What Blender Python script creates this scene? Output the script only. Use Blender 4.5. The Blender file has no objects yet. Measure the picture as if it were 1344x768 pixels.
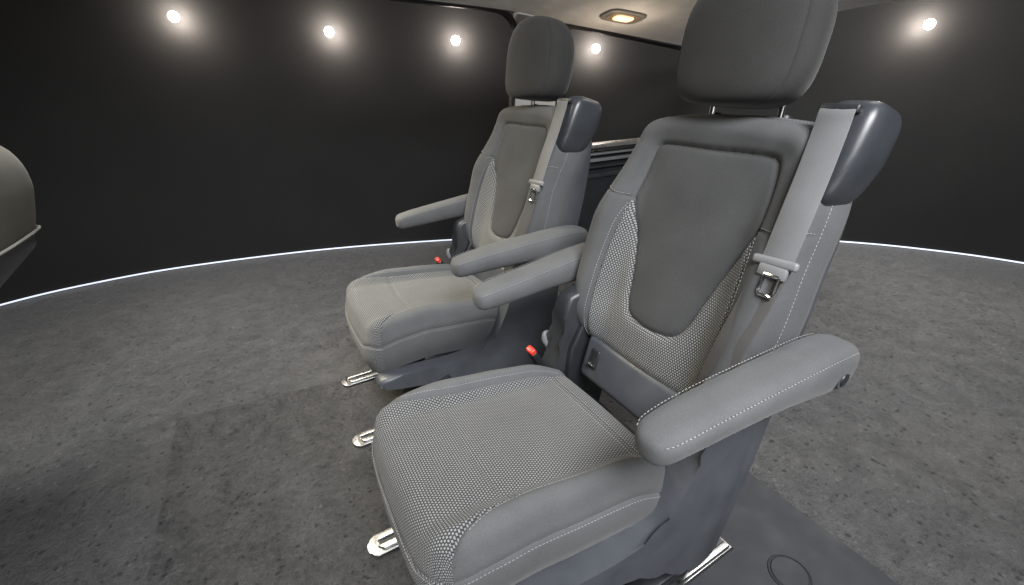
import bpy, bmesh, math, random
import numpy as np
from mathutils import Vector, Matrix
from mathutils.bvhtree import BVHTree
random.seed(4); np.random.seed(4)
S=bpy.context.scene; COL=bpy.context.collection
V=Vector
# ------------------------------------------------------------------ camera
CP=np.array([-.6476,-.6095,1.1165]); YAW,PIT,ROL,FPX=.5101,.4481,-.0267,566.73
def cam_axes():
    h=np.array([math.sin(YAW),math.cos(YAW),0]); rt=np.array([math.cos(YAW),-math.sin(YAW),0])
    f=h*math.cos(PIT)+np.array([0,0,-math.sin(PIT)]); up=np.cross(rt,f)
    return rt*math.cos(ROL)+up*math.sin(ROL), -rt*math.sin(ROL)+up*math.cos(ROL), f
CR,CU,CF=cam_axes()
def ray(px,py): return CR*(px-672)/FPX+CU*(384-py)/FPX+CF
def hit(px,py,axis,val):
    d=ray(px,py); t=(val-CP[axis])/d[axis]; return V(CP+d*t)
cd=bpy.data.cameras.new('camera'); co=bpy.data.objects.new('camera',cd); COL.objects.link(co)
M=Matrix(((CR[0],CU[0],-CF[0],CP[0]),(CR[1],CU[1],-CF[1],CP[1]),(CR[2],CU[2],-CF[2],CP[2]),(0,0,0,1)))
co.matrix_world=M; cd.sensor_width=36; cd.lens=FPX/1344*36; cd.clip_start=.02; cd.clip_end=200; S.camera=co
S.view_settings.view_transform='Standard'; S.view_settings.look='None'; S.view_settings.exposure=0
# ------------------------------------------------------------------ materials
def mat(name):
    m=bpy.data.materials.new(name); m.use_nodes=True; nt=m.node_tree
    return m,nt,nt.nodes['Principled BSDF']
def N(nt,t,**k):
    n=nt.nodes.new(t)
    for a,b in k.items(): setattr(n,a,b)
    return n
def L(nt,a,b): nt.links.new(a,b)
def setv(n,**k):
    for a,b in k.items(): n.inputs[a.replace('_',' ')].default_value=b
def ramp(nt,fac,stops):
    r=N(nt,'ShaderNodeValToRGB'); e=r.color_ramp.elements
    while len(e)<len(stops): e.new(.5)
    for x,(p,c) in zip(e,stops): x.position=p; x.color=(*c,1) if len(c)==3 else c
    L(nt,fac,r.inputs[0]); return r.outputs[0]
def mth(nt,op,a,b=None,c=None):
    n=N(nt,'ShaderNodeMath',operation=op)
    for i,x in enumerate((a,b,c)):
        if x is None: continue
        if isinstance(x,(int,float)): n.inputs[i].default_value=x
        else: L(nt,x,n.inputs[i])
    return n.outputs[0]
def bump(nt,b,h,dist,strength=1.0):
    n=N(nt,'ShaderNodeBump'); n.inputs['Strength'].default_value=strength; n.inputs['Distance'].default_value=dist
    L(nt,h,n.inputs['Height']); L(nt,n.outputs[0],b.inputs['Normal'])
def noise(nt,co_,scale,detail=3,rough=.55):
    n=N(nt,'ShaderNodeTexNoise'); n.inputs['Scale'].default_value=scale; n.inputs['Detail'].default_value=detail; n.inputs['Roughness'].default_value=rough
    L(nt,co_,n.inputs['Vector']); return n.outputs['Fac']
def mixc(nt,f,a,b):
    n=N(nt,'ShaderNodeMix',data_type='RGBA')
    if isinstance(f,(int,float)): n.inputs[0].default_value=f
    else: L(nt,f,n.inputs[0])
    for i,x in ((6,a),(7,b)):
        if isinstance(x,tuple): n.inputs[i].default_value=(*x,1)
        else: L(nt,x,n.inputs[i])
    return n.outputs[2]
def fabric(name,col,rough=.88,sheen=.10,con=.22):
    m,nt,b=mat(name); tc=N(nt,'ShaderNodeTexCoord').outputs['Object']
    n1=noise(nt,tc,1100,2,.7); n2=noise(nt,tc,7,3); n3=noise(nt,tc,520,2,.6)
    f=mth(nt,'ADD',mth(nt,'MULTIPLY',n1,.55),mth(nt,'MULTIPLY',n3,.45))
    c=ramp(nt,f,[(.32,tuple(x*(1-con) for x in col)),(.66,tuple(x*(1+con) for x in col))])
    c2=ramp(nt,n2,[(.3,(.86,.86,.86)),(.7,(1.12,1.12,1.12))])
    mx=N(nt,'ShaderNodeMix',data_type='RGBA',blend_type='MULTIPLY'); mx.inputs[0].default_value=1
    L(nt,c,mx.inputs[6]); L(nt,c2,mx.inputs[7]); L(nt,mx.outputs[2],b.inputs['Base Color'])
    setv(b,Roughness=rough); b.inputs['Sheen Weight'].default_value=sheen; b.inputs['Sheen Roughness'].default_value=.4
    b.inputs['Specular IOR Level'].default_value=.2
    bump(nt,b,f,.0008,.45); return m
def dotted(name,cell,dark,light):
    m,nt,b=mat(name); at=N(nt,'ShaderNodeAttribute',attribute_name='fab').outputs['Vector']
    sx=N(nt,'ShaderNodeSeparateXYZ'); L(nt,at,sx.inputs[0])
    k=1/cell
    X=mth(nt,'MULTIPLY',sx.outputs[0],k); Y=mth(nt,'MULTIPLY',sx.outputs[1],k*1.1)
    row=mth(nt,'FLOOR',Y); sh=mth(nt,'MULTIPLY',mth(nt,'MODULO',mth(nt,'ABSOLUTE',row),2.0),.5)
    fx=mth(nt,'ABSOLUTE',mth(nt,'SUBTRACT',mth(nt,'FRACT',mth(nt,'ADD',X,sh)),.5))
    fy=mth(nt,'ABSOLUTE',mth(nt,'SUBTRACT',mth(nt,'FRACT',Y),.5))
    d=mth(nt,'MAXIMUM',mth(nt,'MULTIPLY',fx,1.0),mth(nt,'MULTIPLY',fy,.9))
    mk=N(nt,'ShaderNodeMapRange',interpolation_type='SMOOTHSTEP'); L(nt,d,mk.inputs[0]); setv(mk,From_Min=.18,From_Max=.40,To_Min=1.,To_Max=0.)
    tc=N(nt,'ShaderNodeTexCoord').outputs['Object']; n1=noise(nt,tc,500,2,.7); n2=noise(nt,tc,8,3)
    v=mth(nt,'MULTIPLY',mk.outputs[0],mth(nt,'ADD',mth(nt,'MULTIPLY',n1,.8),.5))
    v=mth(nt,'MULTIPLY',v,mth(nt,'ADD',mth(nt,'MULTIPLY',n2,.5),.7))
    L(nt,mixc(nt,v,dark,light),b.inputs['Base Color']); setv(b,Roughness=.85); b.inputs['Specular IOR Level'].default_value=.2
    b.inputs['Sheen Weight'].default_value=.10
    bump(nt,b,mth(nt,'ADD',mk.outputs[0],mth(nt,'MULTIPLY',n1,.4)),.001,.6); return m
def plastic(name,col,rough=.45,grain=1400,spec=.5):
    m,nt,b=mat(name); tc=N(nt,'ShaderNodeTexCoord').outputs['Object']
    n1=noise(nt,tc,grain,2); n2=noise(nt,tc,14,4)
    L(nt,ramp(nt,n2,[(.3,tuple(x*.88 for x in col)),(.7,tuple(x*1.12 for x in col))]),b.inputs['Base Color'])
    L(nt,ramp(nt,n2,[(.3,(rough*.85,)*3),(.7,(rough*1.15,)*3)]),b.inputs['Roughness'])
    b.inputs['Specular IOR Level'].default_value=spec
    bump(nt,b,n1,.0005,.3); return m
def metal(name,col,rough):
    m,nt,b=mat(name); tc=N(nt,'ShaderNodeTexCoord').outputs['Object']; n2=noise(nt,tc,60,4)
    setv(b,Metallic=1.); b.inputs['Base Color'].default_value=(*col,1)
    L(nt,ramp(nt,n2,[(.3,(rough*.75,)*3),(.7,(rough*1.3,)*3)]),b.inputs['Roughness']); return m
def emis(name,col,st):
    m,nt,b=mat(name); b.inputs['Base Color'].default_value=(*col,1)
    b.inputs['Emission Color'].default_value=(*col,1); b.inputs['Emission Strength'].default_value=st; return m
MF=fabric('grey_woven_fabric',(.092,.0945,.098))
MFb=fabric('shaded_woven_fabric',(.068,.070,.073))  # grey weave again, darkened in colour for the weaker light on the backrest
MI=fabric('smooth_dark_fabric',(.050,.0512,.053))  # dark panel cloth, its colour deepened further to stand in for backrest shade
MH=fabric('shaded_headrest_fabric',(.028,.0275,.027))  # shade put into the colour: less light reaches the headrests
MD=dotted('checked_fabric',.0060,(.032,.033,.034),(.26,.263,.265))
MT=fabric('stitch_thread',(.26,.26,.255))
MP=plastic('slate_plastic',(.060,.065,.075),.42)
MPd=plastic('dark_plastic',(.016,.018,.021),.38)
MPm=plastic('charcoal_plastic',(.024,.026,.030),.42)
MPl=plastic('light_grey_plastic',(.15,.154,.16),.4)
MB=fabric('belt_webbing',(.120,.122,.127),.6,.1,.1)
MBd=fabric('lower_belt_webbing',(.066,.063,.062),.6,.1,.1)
MHo=plastic('housing_plastic',(.030,.033,.038),.30)
MC=metal('chrome',(.86,.86,.87),.14)
MS=metal('brushed_rail_metal',(.42,.42,.42),.30)
MR=plastic('red_button_plastic',(.62,.035,.02),.35)
MBk=plastic('black_rubber',(.006,.006,.007),.5)
# ------------------------------------------------------------------ object helpers
def link(name,bm_or_me,m,parent=None,smooth=True):
    if isinstance(bm_or_me,bmesh.types.BMesh):
        me=bpy.data.meshes.new(name); bmesh.ops.recalc_face_normals(bm_or_me,faces=bm_or_me.faces[:]); bm_or_me.to_mesh(me); bm_or_me.free()
    else: me=bm_or_me
    if smooth:
        me.polygons.foreach_set('use_smooth',[True]*len(me.polygons))
        try: me.set_sharp_from_angle(angle=math.radians(40))
        except Exception: pass
    o=bpy.data.objects.new(name,me); COL.objects.link(o)
    ms=m if isinstance(m,(list,tuple)) else [m]
    for x in ms: me.materials.append(x)
    if parent: o.parent=parent
    return o
def tag(o,label,cat,group=None):
    o['label']=label; o['category']=cat
    if group: o['group']=group
    return o
def struct(o): o['kind']='structure'; return o
def empty(name,loc): 
    o=bpy.data.objects.new(name,None); COL.objects.link(o); o.location=loc; o.empty_display_size=.05; return o
def copy_tree(o,parent=None):
    c=o.copy(); COL.objects.link(c)
    if parent: c.parent=parent
    for ch in list(o.children): copy_tree(ch,c)
    return c
def cr(pts,n=6,closed=False):
    P=[np.array(p,float) for p in pts]; out=[]; m=len(P)
    rng=range(m if closed else m-1)
    for i in rng:
        if closed: a,b,c,d=P[i-1],P[i],P[(i+1)%m],P[(i+2)%m]
        else: a,b,c,d=P[max(i-1,0)],P[i],P[i+1],P[min(i+2,m-1)]
        for k in range(n):
            t=k/n; out.append(.5*((2*b)+(c-a)*t+(2*a-5*b+4*c-d)*t*t+(-a+3*b-3*c+d)*t**3))
    if not closed: out.append(P[-1])
    return np.array(out)
def resample(P,step):
    P=np.asarray(P,float); s=np.r_[0,np.cumsum(np.linalg.norm(np.diff(P,axis=0),axis=1))]
    n=max(2,int(s[-1]/step)+1); t=np.linspace(0,s[-1],n)
    return np.stack([np.interp(t,s,P[:,k]) for k in range(P.shape[1])],1)
def tube(bm,pts,r,seg=8,caps=True):
    pts=[V(p) for p in pts]; rings=[]; up=None
    for i,p in enumerate(pts):
        t=(pts[min(i+1,len(pts)-1)]-pts[max(i-1,0)]).normalized()
        if up is None: up=V((0,0,1)) if abs(t.z)<.9 else V((1,0,0))
        a=t.cross(up).normalized(); b=a.cross(t).normalized(); up=b
        rr=r[i] if isinstance(r,(list,tuple)) else r
        rings.append([bm.verts.new(p+a*math.cos(2*math.pi*k/seg)*rr+b*math.sin(2*math.pi*k/seg)*rr) for k in range(seg)])
    for A,B in zip(rings,rings[1:]):
        for k in range(seg): bm.faces.new((A[k],A[(k+1)%seg],B[(k+1)%seg],B[k]))
    if caps: bm.faces.new(rings[0][::-1]); bm.faces.new(rings[-1])
def ribbon(bm,pts,side,w,t=.0015):
    pts=[V(p) for p in pts]; rings=[]
    for i,p in enumerate(pts):
        tn=(pts[min(i+1,len(pts)-1)]-pts[max(i-1,0)]).normalized()
        s=V(side); s=(s-tn*s.dot(tn)).normalized(); n=tn.cross(s)
        ww=w[i] if isinstance(w,(list,tuple)) else w
        rings.append([bm.verts.new(p+s*(ww/2)*a+n*t*b) for a,b in((-1,-.6),(-.96,-1),(.96,-1),(1,-.6),(1,.6),(.96,1),(-.96,1),(-1,.6))])
    for A,B in zip(rings,rings[1:]):
        for k in range(8): bm.faces.new((A[k],A[(k+1)%8],B[(k+1)%8],B[k]))
    bm.faces.new(rings[0][::-1]); bm.faces.new(rings[-1])
def rbox(bm,size,mtx,bev=.006,seg=3):
    r=bmesh.ops.create_cube(bm,size=1); vs=r['verts']
    for v in vs: v.co=V((v.co.x*size[0],v.co.y*size[1],v.co.z*size[2]))
    es=list({e for v in vs for e in v.link_edges})
    rb=bmesh.ops.bevel(bm,geom=es,offset=min(bev,min(size)*.48),segments=seg,profile=.5,affect='EDGES')
    allv=set()
    for f in rb['faces']: allv.update(f.verts)
    stack=list(allv); seen=set(stack)
    while stack:
        v=stack.pop()
        for e in v.link_edges:
            w=e.other_vert(v)
            if w not in seen: seen.add(w); stack.append(w)
    for v in seen: v.co=mtx@v.co
def prism(bm,poly,axis,a,b,bev=.005,seg=2):
    def P(p,q): return {0:(q,p[0],p[1]),1:(p[0],q,p[1]),2:(p[0],p[1],q)}[axis]
    A=[bm.verts.new(P(p,a)) for p in poly]; B=[bm.verts.new(P(p,b)) for p in poly]; n=len(poly)
    f1=bm.faces.new(A); f2=bm.faces.new(B[::-1])
    for k in range(n): bm.faces.new((A[k],B[k],B[(k+1)%n],A[(k+1)%n]))
    if bev: bmesh.ops.bevel(bm,geom=list(f1.edges)+list(f2.edges),offset=bev,segments=seg,profile=.5,affect='EDGES')
def sup(t,n): c=math.cos(t); s=math.sin(t); return math.copysign(abs(c)**(2/n),c),math.copysign(abs(s)**(2/n),s)
def loft(bm,secs,A,B,n=3.,seg=40,fn=None):
    A=V(A);B=V(B); rings=[]
    for i,(c,a,b) in enumerate(secs):
        r=[]
        for k in range(seg):
            x,y=sup(2*math.pi*(k+.5)/seg,n); p=V(c)+A*x*a+B*y*b
            if fn: p=fn(p,x,y,i)
            r.append(bm.verts.new(p))
        rings.append(r)
    for R0,R1 in zip(rings,rings[1:]):
        for k in range(seg): bm.faces.new((R0[k],R0[(k+1)%seg],R1[(k+1)%seg],R1[k]))
    bm.faces.new(rings[0][::-1]); bm.faces.new(rings[-1])
def stitches(bm,path,step=.0075,ln=.0048,r=.0007):
    P=resample(path,.0015); s=np.r_[0,np.cumsum(np.linalg.norm(np.diff(P,axis=0),axis=1))]
    t=0
    while t+ln<s[-1]:
        q=[np.array([np.interp(t+ln*f,s,P[:,k]) for k in range(3)]) for f in(0,.5,1)]
        tube(bm,q,[r*.6,r*1.15,r*.6],5); t+=step
# ------------------------------------------------------------------ upholstered pads
def nearest(P,poly,closed=True):
    A=np.asarray(poly,float); B=np.roll(A,-1,0)
    if not closed: A=A[:-1];B=B[:-1]
    best=np.full(len(P),1e9); near=np.zeros_like(P); nor=np.zeros_like(P)
    area=np.sum(np.asarray(poly)[:,0]*np.roll(poly,-1,0)[:,1]-np.roll(poly,-1,0)[:,0]*np.asarray(poly)[:,1])
    sg=1 if area>0 else -1
    for a,b in zip(A,B):
        d=b-a; l=d@d
        if l<1e-14: continue
        t=np.clip(((P-a)@d)/l,0,1); q=a+t[:,None]*d; dd=np.linalg.norm(P-q,axis=1)
        m=dd<best; best[m]=dd[m]; near[m]=q[m]; nor[m]=sg*np.array([d[1],-d[0]])/math.sqrt(l)
    return best,near,nor
def inside(P,poly):
    A=np.asarray(poly,float); B=np.roll(A,-1,0); r=np.zeros(len(P),bool)
    for a,b in zip(A,B):
        c=(a[1]>P[:,1])!=(b[1]>P[:,1])
        if a[1]!=b[1]: r^=c&(P[:,0]<(b[0]-a[0])*(P[:,1]-a[1])/(b[1]-a[1])+a[0])
    return r
class Pad:
    def __init__(s,outline,hf,Rf,frame,regions,grooves,skirt,flip=False,cell=.0045,split=False):
        s.o=outline;s.hf=hf;s.Rf=Rf;s.frame=frame;s.reg=regions;s.gr=grooves;s.sk=skirt;s.flip=flip;s.cell=cell;s.split=split
    def height(s,P):
        d,_,_=nearest(P,s.o); D=np.where(inside(P,s.o),d,0); R=s.Rf(P)
        q=np.clip(R-D,0,R); h=s.hf(P)-(R-np.sqrt(np.maximum(R*R-q*q,0)))
        for poly,closed,dep,w in s.gr:
            g,_,_=nearest(P,poly,closed); h=h-dep*np.exp(-(g/w)**2)
        return h
    def surf(s,P,lift=0):
        P=np.asarray(P,float); return s.frame(P,s.height(P)+lift)
    def skpt(s,o,n,dep):
        b=s.sk[1](dep); return s.frame(o+n*b,s.hf(o)-s.Rf(o)-dep)
    def build(s):
        o=s.o; c=s.cell
        us=np.arange(o[:,0].min()-c,o[:,0].max()+2*c,c); vs=np.arange(o[:,1].min()-c,o[:,1].max()+2*c,c)
        nu,nv=len(us),len(vs); P=np.stack(np.meshgrid(us,vs),-1).reshape(-1,2)
        on=np.zeros(len(P),bool)
        for poly in [r for r in s.reg]+[o]:
            d,q,_=nearest(P,poly); m=d<.55*c; P[m]=q[m]; on|=m
        d,q,nor=nearest(P,o); D=np.where(inside(P,o),d,-d); D[d<1e-7]=0
        polys=[]
        for j in range(nv-1):
            for i in range(nu-1):
                a=j*nu+i; Q=(a,a+1,a+1+nu,a+nu)
                if max(D[list(Q)])<=0: continue
                if on[Q[0]] and on[Q[2]] : polys+= [(Q[0],Q[1],Q[2]),(Q[0],Q[2],Q[3])]
                elif on[Q[1]] and on[Q[3]]: polys+= [(Q[0],Q[1],Q[3]),(Q[1],Q[2],Q[3])]
                else: polys.append(Q)
        polys=[p for p in polys if min(D[list(p)])>-1e-6]
        cen=np.array([P[list(p)].mean(0) for p in polys])
        k=inside(cen,o); polys=[p for p,x in zip(polys,k) if x]; cen=cen[k]
        nr_=len(s.reg); reg=np.full(len(polys),nr_)
        if s.split: reg[cen[:,0]<0]=nr_+1
        for ri in range(nr_-1,-1,-1): reg[inside(cen,s.reg[ri])]=ri
        H=s.height(P); X=s.frame(P,H)
        R=s.Rf(P); sd=np.clip(R-np.maximum(D,0),0,R); ex=R*np.arcsin(np.clip(sd/R,0,1))-sd
        F=P+nor*ex[:,None]
        allX=[X];allF=[F]; base=len(P)
        ec={}
        for pi,p in enumerate(polys):
            for a,b in zip(p,p[1:]+p[:1]):
                key=(min(a,b),max(a,b)); ec.setdefault(key,[]).append((a,b,pi))
        bnd=[v[0] for v in ec.values() if len(v)==1]
        ids=sorted({a for e in bnd for a in e[:2]}); im={a:i for i,a in enumerate(ids)}; nb=len(ids)
        faces=[(p,r) for p,r in zip(polys,reg)]
        deps=s.sk[0]
        O=P[ids]; Nn=nor[ids]
        for li,dp in enumerate(deps):
            allX.append(s.skpt(O,Nn,dp)); allF.append(O+Nn*((R[ids]*(math.pi/2-1))+dp)[:,None])
            off=base+li*nb
            for a,b,pi in bnd:
                A0=a if li==0 else off-nb+im[a]; B0=b if li==0 else off-nb+im[b]
                faces.append(((B0,A0,off+im[a],off+im[b]),reg[pi]))
        X=np.concatenate(allX);F=np.concatenate(allF); out=[]
        for r in range(nr_+(2 if s.split else 1)):
            fs=[f for f,q in faces if q==r]; used=sorted({a for f in fs for a in f}); mp={a:i for i,a in enumerate(used)}
            me=bpy.data.meshes.new('pad'); me.from_pydata([tuple(X[a]) for a in used],[],[tuple(mp[a] for a in (f[::-1] if s.flip else f)) for f in fs])
            at=me.attributes.new('fab','FLOAT_VECTOR','POINT'); at.data.foreach_set('vector',np.c_[F[used],np.zeros(len(used))].astype(np.float32).ravel())
            me.update(); out.append(me)
        return out
def offs(poly,d):
    P=np.asarray(poly); T=np.roll(P,-1,0)-np.roll(P,1,0); T/=np.linalg.norm(T,axis=1)[:,None]+1e-12
    a=np.sum(P[:,0]*np.roll(P,-1,0)[:,1]-np.roll(P,-1,0)[:,0]*P[:,1]); sg=1 if a>0 else -1
    return P+sg*d*np.stack([T[:,1],-T[:,0]],1)
def sst(a,b,x): t=np.clip((x-a)/(b-a),0,1); return t*t*(3-2*t)
def mirror(pts): return list(pts)+[(-u,v) for u,v in reversed(pts) if abs(u)>1e-9]
# ------------------------------------------------------------------ the seat
TH=math.atan(.287); EV=np.array([math.sin(TH),0,math.cos(TH)]); EN=np.array([-math.cos(TH),0,math.sin(TH)]); BO=np.array([.0205,0,.42])
def bfr(P,h): P=np.atleast_2d(P); return BO+P[:,:1]*np.array([0,1.,0])+P[:,1:2]*EV+np.asarray(h).reshape(-1,1)*EN
def B(u,v,h): return V(bfr(np.array([[u,v]]),[h])[0])
BM=Matrix(((0,-EN[0],EV[0],0),(1,-EN[1],EV[1],0),(0,-EN[2],EV[2],0),(0,0,0,1)))
def bmtx(u,v,h): m=BM.copy(); m.translation=B(u,v,h); return m
SLIDE=[]      # parts that move with the cushion when it is slid along
SH=.105
HC=V((.252,.006,1.190))
def make_seat():
    root=empty('van_seat',(0,0,0))
    # ---- backrest
    half=[(0,.055),(.10,.055),(.175,.056),(.215,.072),(.242,.12),(.257,.20),(.263,.29),(.259,.38),(.249,.47),(.236,.54),(.219,.595),(.196,.632),(.158,.651),(.09,.659),(0,.662)]
    out=cr(mirror(half),5,True)
    hi=[(0,.588),(.07,.589),(.122,.588),(.141,.582),(.149,.562),(.157,.50),(.160,.457),(.147,.415),(.129,.37),(.113,.32),(.100,.27),(.090,.226),(.077,.196),(.052,.180),(0,.175)]
    ins=cr(mirror(hi),5,True)
    wside=[(.1605,.448),(.171,.39),(.179,.31),(.181,.2),(.178,.10),(.176,.03)]
    wing=cr(mirror([(0,.46),(.12,.46)]+wside+[(.08,.02),(0,.02)]),4,True)
    wl=cr(wside,6); wr=wl*np.array([-1,1])
    def hf(P):
        u=np.abs(P[:,0]);v=P[:,1]
        env=sst(.02,.16,v)*(1-.76*sst(.38,.56,v))
        h=.056*sst(.125,.215,u)*env
        h+=.020*np.exp(-((v-.16)/.11)**2)*sst(.2,.0,u)
        h+=.009*sst(.580,.635,v)
        d,_,_=nearest(P,ins); i=inside(P,ins); h+=np.where(i,.005*(1-np.exp(-d/.02))-.002,.003*(1-np.exp(-d/.012)))
        d2=np.minimum(nearest(P,wl,False)[0],nearest(P,wr,False)[0]); w=inside(P,wing)&~i; h+=np.where(w,.004*(1-np.exp(-np.minimum(d,d2)/.01)),0)
        h+=.0013*np.sin(P[:,0]*23+v*9)*np.sin(v*31+1.3)
        return h
    Rb=lambda P:np.full(len(P),.042)
    bsk=lambda dp:.012*np.sin(np.pi*min(dp/.11,1))-.03*max(0,dp/.09-.65)**1.5
    g=[(ins,True,.005,.005),(wl,False,.005,.003),(wr,False,.005,.003),(np.array([(.160,.455),(.20,.452),(.265,.470)]),False,.004,.003),(np.array([(-.160,.455),(-.20,.452),(-.265,.470)]),False,.004,.003)]
    pb=Pad(out,hf,Rb,bfr,[ins,wing],g,([.006,.014,.024,.036,.05,.064,.078,.09],bsk),flip=True)
    m=pb.build()
    back=link('backrest',m[2],MFb,root); link('centre_panel',m[0],MI,back); link('checked_panel',m[1],MD,back)
    d,_,nr=nearest(out,out); P3=pb.skpt(out,nr,.012)
    for sg in(1,-1):
        bm=bmesh.new(); e=cr([(.166,.44),(.177,.39),(.185,.31),(.187,.2),(.184,.10),(.182,.07)],6); e[:,0]*=sg
        stitches(bm,pb.surf(e,.0006)); link('stitching',bm,MT,back)
        bm=bmesh.new(); e=np.array([(.17,.460),(.20,.458),(.25,.472)]); e[:,0]*=sg
        stitches(bm,pb.surf(resample(e,.005),.0006)); link('shoulder_stitching',bm,MT,back)
        ii=[i for i in range(len(out)) if out[i,1]>.085 and out[i,0]*sg>.0]
        bm=bmesh.new(); stitches(bm,P3[ii]+EN*.0003+np.c_[nr[ii,0]*0,nr[ii,0],nr[ii,0]*0]*.0003,.0075,.0048,.0006); link('side_stitching',bm,MT,back)
    bm=bmesh.new(); ring=[]
    for dp,inset in((.086,.000),(.105,.006),(.118,.03),(.124,.07)):
        q=offs(out,-inset); ring.append([bm.verts.new(x) for x in bfr(q,hf(out)*(1-min(1,inset/.02))-.042-dp)])
    for A,C in zip(ring,ring[1:]):
        for k in range(len(A)): bm.faces.new((A[k],A[(k+1)%len(A)],C[(k+1)%len(A)],C[k]))
    bm.faces.new(ring[-1]); link('rear_shell',bm,MP,back)
    bm=bmesh.new(); rbox(bm,(.35,.10,.125),bmtx(0,.018,-.035),.018,4); lt=link('lower_trim',bm,MP,root)
    for sg in(1,-1):
        bm=bmesh.new(); rbox(bm,(.030,.012,.056),bmtx(sg*.128,.024,.014),.005,3); bz=link('anchor_bezel',bm,MPd,lt)
        bm=bmesh.new(); tube(bm,[B(sg*.128+a,.006+b,.022+c) for a,b,c in((-.008,0,-.004),(-.008,.004,.004),(0,.006,.008),(.008,.004,.004),(.008,0,-.004))],.0034,8); link('anchor_loop',bm,MC,bz)
    # ---- headrest
    bm=bmesh.new(); TH2=.13; A=V((0,1,0)); up=V((math.sin(TH2),0,math.cos(TH2))); Bx=V((math.cos(TH2),0,-math.sin(TH2)))
    secs=[]; n=48
    for i in range(n+1):
        a=-math.pi/2+math.pi*i/n; s=math.sin(a); c=max(math.cos(a),.02)
        pw=4.6 if s<0 else 2.7
        t=math.copysign(abs(s)**(2/pw),s); k=c**(2/pw)
        w=.150*(1-.12*max(0,t)**2-.03*max(0,-t)**2); dd=.078*(1-.10*max(0,t)**1.5-.05*max(0,-t))
        secs.append((HC+up*t*.127+Bx*(-.008*t*t+.010),w*k,dd*(.35+.65*k)if k>.3 else dd*k*1.8,))
    def hfn(p,x,y,i):
        c0,w0,d0=secs[i]
        p=p-A*(p-c0).dot(A)*.22*max(0,(y+.5)/1.5)**1.0
        g=math.exp(-((abs(x)-.83)/.016)**2)*.0025*(1 if y<0 else 0)
        return p+Bx*g+Bx*(-.018*(1-abs(x)**2.0) if y<0 else 0)*min(1,w0/.1)
    loft(bm,secs,A,Bx,2.7,144,hfn); hr=link('headrest',bm,MH,root)
    for sg in(1,-1):
        bm=bmesh.new(); tube(bm,[B(sg*.078,.60,-.078),V((.272,sg*.078,1.13))],.0068,14); link('headrest_post',bm,MC,root)
        c0=B(sg*.078,.668,-.078)
        bm=bmesh.new(); bmesh.ops.create_cone(bm,cap_ends=True,segments=20,radius1=.018,radius2=.013,depth=.014,matrix=Matrix.Translation(c0)@Matrix.Rotation(TH,4,'Y')); link('post_collar',bm,MPd,root)
    # ---- cushion
    def cfr(P,h):
        P=np.atleast_2d(P); h=np.asarray(h).reshape(-1)
        return np.stack([-P[:,1],P[:,0]+SH*P[:,1],.389+.068*P[:,1]+h],1)
    co_=cr(mirror([(0,.035),(.12,.035),(.185,.036),(.205,.05),(.212,.10),(.217,.2),(.222,.3),(.226,.40),(.226,.46),(.220,.510),(.200,.545),(.160,.562),(.09,.568),(0,.57)]),5,True)
    cs_=[(.164,.03),(.167,.10),(.169,.2),(.170,.3),(.172,.38),(.179,.44),(.193,.49),(.228,.550)]
    ci=cr(mirror([(0,.02),(.13,.02)]+cs_+[(.24,.60),(.1,.62),(0,.62)]),5,True)
    def chf(P):
        u=np.abs(P[:,0]);v=P[:,1]
        h=.042*sst(.140,.190,u)*sst(.02,.16,v)*(1-.60*sst(.36,.56,v))
        h+=-.006*sst(.42,.57,v)**2
        h+=.006*np.exp(-((v-.24)/.16)**2)*sst(.19,.02,u)
        d,_,_=nearest(P,ci); i=inside(P,ci); h+=np.where(i,.005*(1-np.exp(-d/.016)),.004*(1-np.exp(-d/.012)))
        h+=.0013*np.sin(P[:,0]*27+v*11)*np.sin(v*29+.6)
        return h
    Rc=lambda P:.036+.018*sst(.46,.57,P[:,1])
    def csk(dp): t=dp/.15; return .014*math.sin(math.pi*min(t*1.0,1))-.020*max(0,t-.65)
    gl=[(ci,True,.007,.0035),(np.array([(-.166,.088),(.166,.088)]),False,.004,.003),(np.array([(-.166,.102),(.166,.102)]),False,.003,.0025),(np.array([(-.175,.39),(0,.405),(.175,.39)]),False,.0035,.007)]
    SD=.036
    pc=Pad(co_,chf,Rc,cfr,[ci],gl,([.004,.010,.018,SD-.005,SD,SD+.005,.050,.066,.084,.104,.126,.148],lambda dp:csk(dp)-(.0035*math.exp(-((dp-SD)/.0035)**2))),split=True)
    m=pc.build(); cu=link('cushion',m[0],MD,root); SLIDE.append('cushion')
    link('bolster',m[1],MF,cu); link('bolster',m[2],MF,cu)
    q=resample(np.vstack([co_,co_[:1]]),.004); d,_,nr=nearest(q,co_)
    P3=pc.skpt(q,nr,SD+.007); P3[:,1]+=nr[:,0]*.0006; P3[:,0]-=nr[:,1]*.0006
    bm=bmesh.new(); stitches(bm,P3[[i for i in range(len(q)) if q[i,1]>.06]])
    link('stitching',bm,MT,cu)
    for sg in(1,-1):
        bm=bmesh.new(); e=cr([(.171,.07),(.173,.12),(.175,.2),(.177,.3),(.179,.38),(.187,.44),(.200,.485)],6); e[:,0]*=sg; stitches(bm,pc.surf(e,.0004),.0075,.0048,.0006); link('stitching',bm,MT,cu)
    def shear(bm):
        for v in bm.verts: v.co.y+=SH*min(.57,max(0,-v.co.x))
    bm=bmesh.new(); prism(bm,[(-.48,.240),(-.50,.26),(-.49,.31),(-.04,.29),(-.03,.23)],1,-.19,.19,.006); shear(bm); link('cushion_pan',bm,MPd,root); SLIDE.append('cushion_pan')
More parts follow.
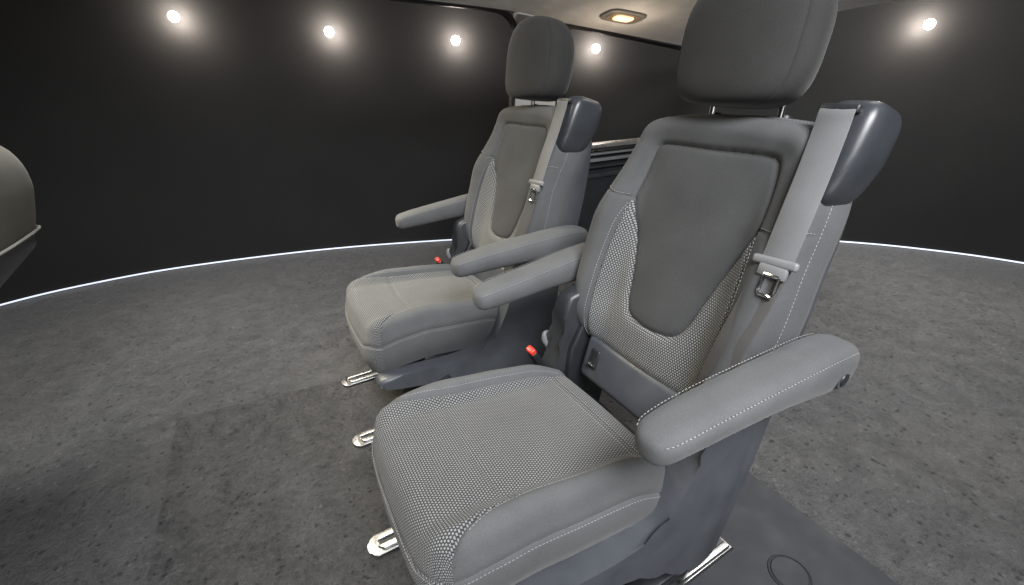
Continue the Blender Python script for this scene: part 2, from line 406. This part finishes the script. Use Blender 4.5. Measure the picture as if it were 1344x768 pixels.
    # ---- armrests
    for sg in(-1,1):
        xs=[(-.254,.006,.014,.634),(-.251,.018,.034,.643),(-.242,.030,.049,.651),(-.220,.038,.058,.658),(-.145,.042,.066,.668),(-.02,.043,.076,.681),(.06,.043,.088,.689),(.12,.043,.100,.694),(.165,.042,.104,.693),(.192,.040,.098,.688),(.209,.033,.080,.680),(.217,.020,.05,.666)]
        C=cr([(x,hw,th,zt) for x,hw,th,zt in xs],4); bm=bmesh.new()
        ins_=[]
        for x,hw,th,zt in C:
            y=sg*(.290+.03*sst(-.27,.25,x)); ins_.append((V((x,y,zt-th/2)),max(hw,.004),max(th/2,.004)))
        def afn(p,x,y,i):
            c0=ins_[i][0]; t=max(0,-(p.z-c0.z)/ins_[i][2]); p.y=c0.y+(p.y-c0.y)*(1-.22*t); return p
        loft(bm,ins_,(0,1,0),(0,0,1),3.3,48,afn); ar=link('armrest',bm,MF,root)
        for e in(-1,1):
            bm=bmesh.new(); pth=[]
            for x,hw,th,zt in cr([(a,b,c,d) for a,b,c,d in xs[2:-2]],6):
                y=sg*(.290+.03*sst(-.27,.25,x)); pth.append((x,y+e*hw*.935,zt-th/2+th/2*.79))
            stitches(bm,np.array(pth)+np.array([0,e*.0004,.0008])); link('stitching',bm,MT,ar)
        for e in(-1,1):
            bm=bmesh.new(); bmesh.ops.create_cone(bm,cap_ends=True,segments=32,radius1=.021,radius2=.019,depth=.010,matrix=Matrix.Translation((.158,sg*.3155+e*.0385,.634))@Matrix.Rotation(math.pi/2*(-e),4,'X')); pv=link('pivot_cap',bm,MP,ar)
            bm=bmesh.new(); bmesh.ops.create_cone(bm,cap_ends=True,segments=32,radius1=.013,radius2=.012,depth=.003,matrix=Matrix.Translation((.158,sg*.3155+e*.0440,.634))@Matrix.Rotation(math.pi/2*(-e),4,'X')); link('cap_recess',bm,MPd,ar)
    # ---- side shells
    prof=cr([(.165,.605),(.160,.46),(.130,.29),(.092,.13),(.08,.085),(.0,.082),(-.05,.11),(-.12,.160),(-.28,.190),(-.47,.215),(-.51,.235),(-.475,.262),(-.26,.258),(-.13,.290),(-.075,.365),(-.035,.47),(-.01,.605)],4,True)
    for sg in(-1,1):
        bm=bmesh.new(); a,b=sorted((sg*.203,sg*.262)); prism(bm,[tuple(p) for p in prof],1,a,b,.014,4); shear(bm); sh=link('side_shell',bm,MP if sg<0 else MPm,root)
        bm=bmesh.new(); a,b=sorted((sg*.19,sg*.222)); prism(bm,[(-.03,.30),(.06,.28),(.11,.45),(.10,.54),(.035,.55),(-.015,.45)],1,a,b,.008,3); link('hinge_cover',bm,MPd,sh)
    # ---- pedestal
    bm=bmesh.new(); prism(bm,[(-.34,.27),(.06,.27),(.10,.10),(.08,.05),(-.30,.05),(-.36,.14)],1,-.17,.19,.012,3); pd=link('seat_base',bm,MPd,root)
    for y in(-.215,.215):
        bm=bmesh.new(); prism(bm,[(-.36,.05),(.12,.05),(.13,.022),(-.40,.022)],1,y-.022,y+.022,.006,2); link('slider_foot',bm,MPd,pd)
        bm=bmesh.new(); prism(bm,[(-.33,.20),(-.28,.22),(-.20,.05),(-.35,.05)],1,y-.03,y+.012,.006,2); link('base_leg',bm,MPd,pd)
    # ---- belt
    secs=[]; ht=.090
    for i in range(33):
        a=-math.pi/2+math.pi*i/32; s=math.sin(a); pw=4.6 if s>0 else 3.4
        t=math.copysign(abs(s)**(2/pw),s); k=max(math.cos(a),.02)**(2/pw); low=max(0,-t)
        secs.append((B(-.222+.006*low,.606+t*ht,-.056-.008*t+.010*low),.046*k*(1-.14*low),.062*k*(1-.16*low)))
    bm=bmesh.new(); loft(bm,secs,(0,1,0),tuple(EN),4.2,64); bh=link('belt_housing',bm,MHo,root)
    bm=bmesh.new(); rbox(bm,(.062,.020,.014),bmtx(-.209,.674,-.000),.004,3); link('belt_slot',bm,MPd,bh)
    bm=bmesh.new()
    pts=cr([B(-.209,.674,-.012),B(-.209,.673,.004),B(-.210,.666,.011),B(-.213,.64,.014),B(-.221,.57,.026),B(-.229,.49,.042),B(-.234,.415,.052)],5)
    ribbon(bm,pts,(0,1,0),.054); be=link('belt_strap',bm,MB,root)
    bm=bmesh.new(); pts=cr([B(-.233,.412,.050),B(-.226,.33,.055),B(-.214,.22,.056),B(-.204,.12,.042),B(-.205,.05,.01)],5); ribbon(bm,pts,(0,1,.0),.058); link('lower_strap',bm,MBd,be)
    bm=bmesh.new(); rbox(bm,(.078,.012,.016),bmtx(-.233,.412,.055)@Matrix.Rotation(.05,4,'Y'),.005,3); tg=link('belt_tongue',bm,MPl,root)
    bm=bmesh.new(); rbox(bm,(.050,.011,.022),bmtx(-.236,.396,.057),.004,2); link('tongue_grip',bm,MPl,tg)
    bm=bmesh.new()
    tube(bm,[B(-.240+a,.390+b,.060) for a,b in((-.013,0),(-.013,-.030),(-.011,-.036),(.011,-.036),(.013,-.030),(.013,0),(-.013,0))],.0040,8); link('tongue_plate',bm,MC,tg)
    # ---- buckle on the far side + recline lever
    bm=bmesh.new(); mt=Matrix.Translation((-.085,.262,.405))@Matrix.Rotation(-.5,4,'Y')@Matrix.Rotation(.12,4,'X'); rbox(bm,(.022,.034,.085),mt,.007,3); bk=link('buckle',bm,MPd,root)
    bm=bmesh.new(); rbox(bm,(.019,.029,.020),mt@Matrix.Translation((0,0,.044)),.005,3); link('red_button',bm,MR,bk)
    bm=bmesh.new(); loft(bm,[(V((-.02,.272,.41)),.006,.010),(V((-.025,.275,.422)),.010,.020),(V((-.035,.276,.45)),.010,.023),(V((-.04,.276,.470)),.008,.016),(V((-.044,.276,.478)),.003,.008)],(0,1,0),(1,0,0),3,24); link('recline_lever',bm,MPl,root)
    return root
near=make_seat()
far=copy_tree(near); far.location=(.034,.807,0)
for ch in far.children:
    nm=ch.name.split('.')[0]
    if nm in SLIDE: ch.location.x=.055
    if nm=='headrest':                      # a slightly fuller headrest on the farther seat
        s=(1.04,1.07,1.0); ch.scale=s; ch.location=(HC.x*(1-s[0]),HC.y*(1-s[1])+.008,HC.z*(1-s[2])+.000)
G='grey fabric van seats side by side'
tag(near,'larger grey van seat in the foreground with its checked cushion in full view','seat',G)
tag(far,'smaller grey van seat standing behind the far armrest of the foreground seat','seat',G)
# ------------------------------------------------------------------ floor
def sheet(name,poly,z,m):
    bm=bmesh.new(); bm.faces.new([bm.verts.new((x,y,z)) for x,y in poly]); return struct(link(name,bm,m,None,False))
def concrete(name,c0,c1,rough_bump,grit):
    m,nt,b=mat(name); tc=N(nt,'ShaderNodeTexCoord').outputs['Object']
    a=noise(nt,tc,1.1,4,.6); f=noise(nt,tc,11,6,.74); g=noise(nt,tc,55,5,.80); h=noise(nt,tc,170,3,.75)
    mix=mth(nt,'ADD',mth(nt,'MULTIPLY',a,.14),mth(nt,'ADD',mth(nt,'MULTIPLY',f,.24),mth(nt,'ADD',mth(nt,'MULTIPLY',g,.38),mth(nt,'MULTIPLY',h,.24))))
    c=ramp(nt,mix,[(.40,c0),(.5,tuple((x+y)/2 for x,y in zip(c0,c1))),(.60,c1)])
    vo=N(nt,'ShaderNodeTexVoronoi'); vo.inputs['Scale'].default_value=75; L(nt,tc,vo.inputs['Vector'])
    cs=N(nt,'ShaderNodeSeparateColor'); L(nt,vo.outputs['Color'],cs.inputs[0])
    rad=mth(nt,'MULTIPLY',cs.outputs[2],.50)
    dist=mth(nt,'ADD',vo.outputs['Distance'],mth(nt,'MULTIPLY',mth(nt,'SUBTRACT',g,.5),1.2))
    patch=mth(nt,'GREATER_THAN',f,.47)
    peb=mth(nt,'MULTIPLY',mth(nt,'MULTIPLY',mth(nt,'LESS_THAN',dist,rad),mth(nt,'GREATER_THAN',cs.outputs[0],1-grit)),patch)
    c=mixc(nt,mth(nt,'MULTIPLY',peb,.36),c,tuple(x*1.6 for x in c1))
    pit=mth(nt,'MULTIPLY',mth(nt,'LESS_THAN',dist,rad),mth(nt,'LESS_THAN',cs.outputs[1],grit*1.2))
    c=mixc(nt,mth(nt,'MULTIPLY',pit,.65),c,tuple(x*.4 for x in c0))
    L(nt,c,b.inputs['Base Color'])
    L(nt,ramp(nt,f,[(.35,(.34,)*3),(.65,(.58,)*3)]),b.inputs['Roughness']); b.inputs['Specular IOR Level'].default_value=.55
    hh=mth(nt,'ADD',mth(nt,'MULTIPLY',f,.45),mth(nt,'ADD',mth(nt,'MULTIPLY',g,.60),mth(nt,'MULTIPLY',h,.40)))
    hh=mth(nt,'ADD',hh,mth(nt,'MULTIPLY',mth(nt,'SUBTRACT',peb,pit),.35))
    bump(nt,b,hh,.040*rough_bump,1.0); return m
sheet('floor',[(-7,-5),(7,-5),(7,6),(-7,6)],0,concrete('concrete_floor',(.070,.070,.071),(.168,.167,.167),.8,.18))
sheet('floor_panel',[(-1.14,-.45),(-.25,-.45),(-.25,1.02),(-1.14,1.14)],.003,concrete('rough_concrete',(.062,.062,.0625),(.172,.170,.169),1.3,.45))
mm=plastic('mat_vinyl',(.022,.0235,.028),.55,500,.3)
sheet('floor_mat',[(-.30,-1.6),(.456,-1.6),(.456,.10),(-.30,.10)],.007,mm)
c=empty('round_hatch',(.257,-.364,.0075)); bm=bmesh.new()
tube(bm,[(.047*math.cos(t),.047*math.sin(t),.0005) for t in np.linspace(0,2*math.pi,49)],.0018,8,False); link('hatch_ring',bm,mm,c)
bm=bmesh.new(); bmesh.ops.create_cone(bm,cap_ends=True,segments=48,radius1=.043,radius2=.040,depth=.003,matrix=Matrix.Translation((0,0,.0015))); link('hatch_lid',bm,mm,c)
tag(c,'round dark hatch set in the dark floor mat at the bottom edge','floor hatch')
def rail(x0,x1,y,label):
    r=empty('floor_rail',(x0,y,0)); n=x1-x0; w=.032
    nose=[(w*.7-w*.7*math.cos(t),w*math.sin(t)) for t in np.linspace(-math.pi/2,math.pi/2,15)]
    bm=bmesh.new(); prism(bm,nose+[(n,w),(n,-w)],2,.004,.013,.004,4); ch=link('rail_channel',bm,MS,r)
    for s in(-1,1):
        bm=bmesh.new(); prism(bm,[(.026,s*.008),(.040,s*.026),(n-.01,s*.026),(n-.01,s*.008)],2,.0125,.0200,.003,3); link('rail_lip',bm,MS,ch)
    bm=bmesh.new(); prism(bm,[(.030,-.005),(.036,-.0075),(n-.01,-.0075),(n-.01,.0075),(.036,.0075),(.030,.005)],2,.0125,.0140,0); link('rail_slot',bm,MPd,ch)
    tag(r,label,'rail','chrome floor rails under the seats'); return r
rail(-.60,.195,-.222,'silver floor rail ending on the dark mat, right of the foreground seat')
rail(-.635,.20,.235,'silver floor rail whose rounded end shows beside the foreground cushion front')
rail(-.59,.22,.655,'silver floor rail end showing in the gap between the two seats')
rail(-.56,.22,1.025,'silver floor rail under the farther seat, leftmost and farthest of the rails')
# ------------------------------------------------------------------ studio wall
WP=cr([(-3.9,-.6),(-3.75,.6),(-3.35,1.75),(-2.75,2.55),(-2.19,2.91),(-1.75,3.03),(-1.2,3.03),(-.28,2.84),(.72,2.45),(1.6,1.98),(2.4,1.42),(2.99,.835),(3.29,.414),(3.47,-.001),(3.62,-.7),(3.65,-1.5)],10)
m,nt,b=mat('black_studio_wall'); tc=N(nt,'ShaderNodeTexCoord').outputs['Object']; n1=noise(nt,tc,1.2,4); n2=noise(nt,tc,40,4)
L(nt,ramp(nt,n1,[(.3,(.0165,.0165,.0170)),(.7,(.0225,.0223,.0223))]),b.inputs['Base Color']); setv(b,Roughness=.75); b.inputs['Specular IOR Level'].default_value=.2; bump(nt,b,n2,.002,.3)
bm=bmesh.new(); lo=[bm.verts.new((x,y,-.02)) for x,y in WP]; hi_=[bm.verts.new((x,y,3.2)) for x,y in WP]
for k in range(len(WP)-1): bm.faces.new((lo[k],lo[k+1],hi_[k+1],hi_[k]))
struct(link('studio_wall',bm,m))
T=np.gradient(WP,axis=0); T/=np.linalg.norm(T,axis=1)[:,None]; NI=np.stack([T[:,1],-T[:,0]],1)
NI*=np.sign(((np.array([0,0.])-WP)*NI).sum(1))[:,None]
bm=bmesh.new(); q=WP+NI*.010; ribbon(bm,[(x,y,.008) for x,y in q],(0,0,1),.009,.002)
tag(link('light_strip',bm,emis('led_light',(.78,.85,1.),.85)),'thin glowing white light strip along the foot of the black wall','light strip')
def wall_hit(px,py,back):
    d=ray(px,py); o=CP[:2]; best=None
    for a,b2 in zip(WP,WP[1:]):
        e=b2-a; den=d[0]*e[1]-d[1]*e[0]
        if abs(den)<1e-9: continue
        w=a-o; t=(w[0]*e[1]-w[1]*e[0])/den; s=(w[0]*d[1]-w[1]*d[0])/den
        if t>0 and 0<=s<=1 and (best is None or t<best[0]): best=(t,e)
    t,e=best; L2=math.hypot(d[0],d[1]); p=CP+d*(t-back/L2); n=np.array([e[1],-e[0]]); n/=np.linalg.norm(n)
    if n@(o-p[:2])<0: n=-n
    return V(p),V((n[0],n[1],0))
ML=emis('lamp_glow',(1.,.87,.76),340.)
names=['leftmost glowing spotlight of the row on the black wall','second glowing spotlight from the left on the black wall','glowing spotlight just left of the farther headrest','glowing spotlight between the two headrests, under the ceiling lamp','lone glowing spotlight on the wall right of the foreground headrest']
for (px,py),lb in zip([(228,22),(432,42),(598,53),(782,64),(1220,32)],names):
    p,n=wall_hit(px,py,.085)
    r=empty('spotlight',p); r.rotation_euler=n.to_track_quat('Z','Y').to_euler()
    bm=bmesh.new(); bmesh.ops.create_uvsphere(bm,u_segments=24,v_segments=14,radius=.026); link('lamp_lens',bm,ML,r)
    bm=bmesh.new(); tube(bm,[(0,0,-.022),(0,0,-.09)],.004,8); link('wall_stem',bm,MBk,r)
    tag(r,lb,'spotlight','spotlights along the studio wall')
# ------------------------------------------------------------------ van body remnants
YW=1.46
ed=[hit(px,py,1,YW) for px,py in((430,-22),(480,-11),(560,0),(675,15),(740,30),(830,47),(905,62),(955,72))]
XC=ed[-1].x
ed+=[hit(px,py,0,XC) for px,py in((1020,45),(1090,18),(1150,6),(1195,0),(1300,-22))]
cen=V((.55,.35,1.62)); bm=bmesh.new(); rings=[]
E=cr([tuple(p) for p in ed],4)
for f in(0,.02,.05,.10,.18,.28,.4,.55):
    rings.append([bm.verts.new(V(p).lerp(cen,f)) for p in E])
for A,C in zip(rings,rings[1:]):
    for k in range(len(A)-1): bm.faces.new((A[k],A[k+1],C[k+1],C[k]))
bm.normal_update()
mh=fabric('headliner_fabric',(.76,.75,.73),.9,.1,.06)
bvh=BVHTree.FromBMesh(bm)
struct(link('ceiling',bm,mh))
loc,nn,_,_=bvh.ray_cast(V(CP),V(ray(818,21)))
if loc is None: loc=hit(818,21,1,1.30); nn=V((0,-.3,-1)).normalized()
if nn.dot(V(ray(818,21)))>0: nn=-nn
dl=empty('ceiling_lamp',loc); zax=nn; xax=V((1,0,0)); xax=(xax-zax*xax.dot(zax)).normalized(); yax=zax.cross(xax)
dl.matrix_world=Matrix(((xax.x,yax.x,zax.x,loc.x),(xax.y,yax.y,zax.y,loc.y),(xax.z,yax.z,zax.z,loc.z),(0,0,0,1)))
def oval(a,b,n=40,e=.5): return [(a*math.copysign(abs(math.cos(t))**e,math.cos(t)),b*math.copysign(abs(math.sin(t))**e,math.sin(t))) for t in np.linspace(0,2*math.pi,n,endpoint=False)]
bm=bmesh.new(); prism(bm,oval(.118,.066),2,-.02,.008,.006,4); link('lamp_bezel',bm,plastic('bezel_plastic',(.24,.235,.225),.35),dl)
bm=bmesh.new(); prism(bm,oval(.090,.044),2,.004,.010,.002,2); link('lamp_tray',bm,plastic('amber_tray',(.30,.22,.15),.3),dl)
bm=bmesh.new(); prism(bm,oval(.055,.028),2,.008,.015,.003,2); link('lamp_lens',bm,emis('warm_lens',(1.,.70,.42),1.35),dl)
tag(dl,'oval ceiling lamp glowing warm in the pale ceiling between the headrests','ceiling lamp')
ld=bpy.data.lights.new('dome_glow','POINT'); ld.energy=1.5; ld.color=(1,.80,.60); ld.shadow_soft_size=.06
lo_=bpy.data.objects.new('dome_glow',ld); COL.objects.link(lo_); lo_.location=loc+zax*.18
def frame(name,px,w,label,cat):
    bm=bmesh.new(); P=cr([tuple(hit(x,y,1,YW+.02)) for x,y in px],5); ribbon(bm,[V(p) for p in P],(0,1,0),.03,w/2); return tag(link(name,bm,MBk),label,cat)
frame('window_frame',[(380,-33),(480,-9),(560,2),(640,11),(664,19),(676,40),(676,80),(672,130),(668,200)],.020,'black window frame with rounded corner left of the farther headrest','window frame')
frame('window_frame',[(744,190),(742,120),(741,60),(742,42),(752,35),(830,50),(905,66),(950,75)],.018,'black window frame between the two headrests, below the ceiling lamp','window frame')
def vpillar(px,y,label,m):
    bm=bmesh.new(); f=[hit(a,b,1,y) for a,b in px]; k=[p+V((.0,.05,0)) for p in f]
    A=[bm.verts.new(p) for p in f]; C=[bm.verts.new(p) for p in k]; bm.faces.new(A); bm.faces.new(C[::-1])
    for i in range(len(A)): bm.faces.new((A[i],C[i],C[(i+1)%len(A)],A[(i+1)%len(A)]))
    bmesh.ops.bevel(bm,geom=bm.edges[:],offset=.008,segments=2,affect='EDGES',profile=.5)
    return tag(link('pillar',bm,m),label,'pillar')
mp=plastic('pillar_trim',(.36,.35,.33),.6)
vpillar([(680,14),(738,26),(739,280),(672,280)],YW+.01,'pale van pillar trim behind the farther headrest',mp)
vpillar([(950,66),(1062,66),(1074,150),(1080,330),(960,330)],2.0,'dark van pillar showing between the foreground headrest and its belt housing',MPm)
a=hit(700,188,1,YW); c2=hit(1000,188,1,YW); zt=hit(800,187,1,YW).z; zb=hit(800,330,1,YW).z
r=empty('side_trim',((a.x+c2.x)/2,YW,zb)); hx=(c2.x-a.x)/2
bm=bmesh.new(); rbox(bm,(2*hx,.06,zt-zb-.05),Matrix.Translation((0,.05,(zt-zb-.05)/2)),.01,2); link('trim_panel',bm,MPd,r)
bm=bmesh.new(); rbox(bm,(2*hx,.10,.020),Matrix.Translation((0,.03,zt-zb-.012)),.007,3); link('sill_strip',bm,metal('sill_metal',(.86,.85,.83),.32),r)
for dz,t,mq in((.060,.012,MPl),(.095,.018,MPl),(.135,.012,MPm)):
    bm=bmesh.new(); rbox(bm,(2*hx,.05,t),Matrix.Translation((0,.02,zt-zb-dz)),.004,3); link('trim_slat',bm,mq,r)
bm=bmesh.new(); rbox(bm,(2*hx,.05,.03),Matrix.Translation((0,.035,zt-zb-.19)),.008,3); link('pocket_rim',bm,MPm,r)
tag(r,'dark slatted van side trim with bright metal sill strip between the two backrests','trim panel')
# seat at the left edge: faces the same way, only its reclined backrest reaches the picture
YF=1.0; YS=1.13; Rm=hit(50,245,1,YS); Rt=hit(10,178,1,YS); Rb_=hit(-2,360,1,YS); Rp=hit(44,290,1,YS)
X0=Rm.x-.10; fr=empty('front_seat',(X0,YF,0))
mo=fabric('olive_grey_fabric',(.118,.116,.094))
def block(zlo,zhi,dx,wy,pt,pb,x_at):
    secs=[]; zm=(zlo+zhi)/2; hh=(zhi-zlo)/2
    for i in range(45):
        a=-math.pi/2+math.pi*i/44; s=math.sin(a); pw=pt if s>0 else pb
        t=math.copysign(abs(s)**(2/pw),s); k=max(math.cos(a),.02)**(2/pw); z=zm+hh*t
        secs.append((V((x_at(z),0,z)),dx*k,wy*(.25+.75*k)))
    return secs
xa=lambda z:(z-Rm.z)*.30 if z<Rm.z else (z-Rm.z)*.10
bm=bmesh.new(); loft(bm,block(Rp.z-.05,Rt.z+.004,.10,.215,2.5,6,xa),(1,0,0),(0,1,0),2.8,64); fb=link('backrest',bm,mo,fr)
zp=Rp.z-.018
KL=(xa(zp)+.094-(Rb_.x-X0))/(zp-Rb_.z)
xs2=lambda z:xa(zp)-.004-KL*.9*max(0,zp-.04-z)**1.0
bm=bmesh.new(); tube(bm,[(xa(zp)+.1025*sup(2*math.pi*k/64,2.8)[0],.217*sup(2*math.pi*k/64,2.8)[1],zp-.03*(1-sup(2*math.pi*k/64,2.8)[0])) for k in range(65)],.0038,8,False); link('piping',bm,plastic('pale_piping',(.42,.42,.38),.5),fb)
secs=[]
for z,f in((zp+.005,.97),(zp-.01,1),(zp-.05,1),(zp-.10,.97),(zp-.16,.93),(zp-.22,.86),(zp-.28,.75),(.46,.6),(.44,.4)):
    secs.append((V((xs2(z)-(1-f)*.09,0,z)),.094*f,.208*f))
bm=bmesh.new(); loft(bm,secs,(1,0,0),(0,1,0),2.8,64); link('lower_shell',bm,MP,fb)
xb=xs2(.46)
bm=bmesh.new(); rbox(bm,(.50,.44,.13),Matrix.Translation((xb-.25,.04,.43)),.045,4); link('cushion',bm,mo,fr)
bm=bmesh.new(); rbox(bm,(.34,.30,.36),Matrix.Translation((xb-.29,.04,.185)),.03,3); link('seat_base',bm,MPd,fr)
tag(fr,'olive grey seat back with pale piping, cut off by the left edge of the photo','seat')
# ------------------------------------------------------------------ light
w=bpy.data.worlds.new('World'); S.world=w; w.use_nodes=True; bg=w.node_tree.nodes['Background']; bg.inputs[0].default_value=(.85,.855,.87,1); bg.inputs[1].default_value=.075
def area(name,loc,target,size,power,col=(1,1,1),spread=180):
    d=bpy.data.lights.new(name,'AREA'); d.shape='RECTANGLE'; d.size,d.size_y=size; d.energy=power; d.color=col; d.spread=math.radians(spread)
    o=bpy.data.objects.new(name,d); COL.objects.link(o); o.location=loc; o.rotation_euler=(V(target)-V(loc)).to_track_quat('-Z','Y').to_euler(); return o
area('key_light',(-.50,-1.5,2.5),(.10,.2,.45),(1.3,.9),45,(.975,.985,1),95)
area('olive_light',(-1.3,2.0,2.1),(-.15,.9,.5),(.7,.7),8,(1,.88,.60),55)  # unseen warm lamp added to tint the farther seat olive
area('left_floor_light',(-1.2,1.8,2.8),(-1.15,1.7,0),(1.0,1.0),24,(1,.99,.97),80)
area('rear_floor_light',(2.3,.2,2.6),(2.2,.3,0),(1.0,1.0),46,(1,.99,.97),105)
area('front_fill',(-1.0,-1.5,.75),(.5,1.0,1.4),(1.4,.8),10,(1,.98,.96))
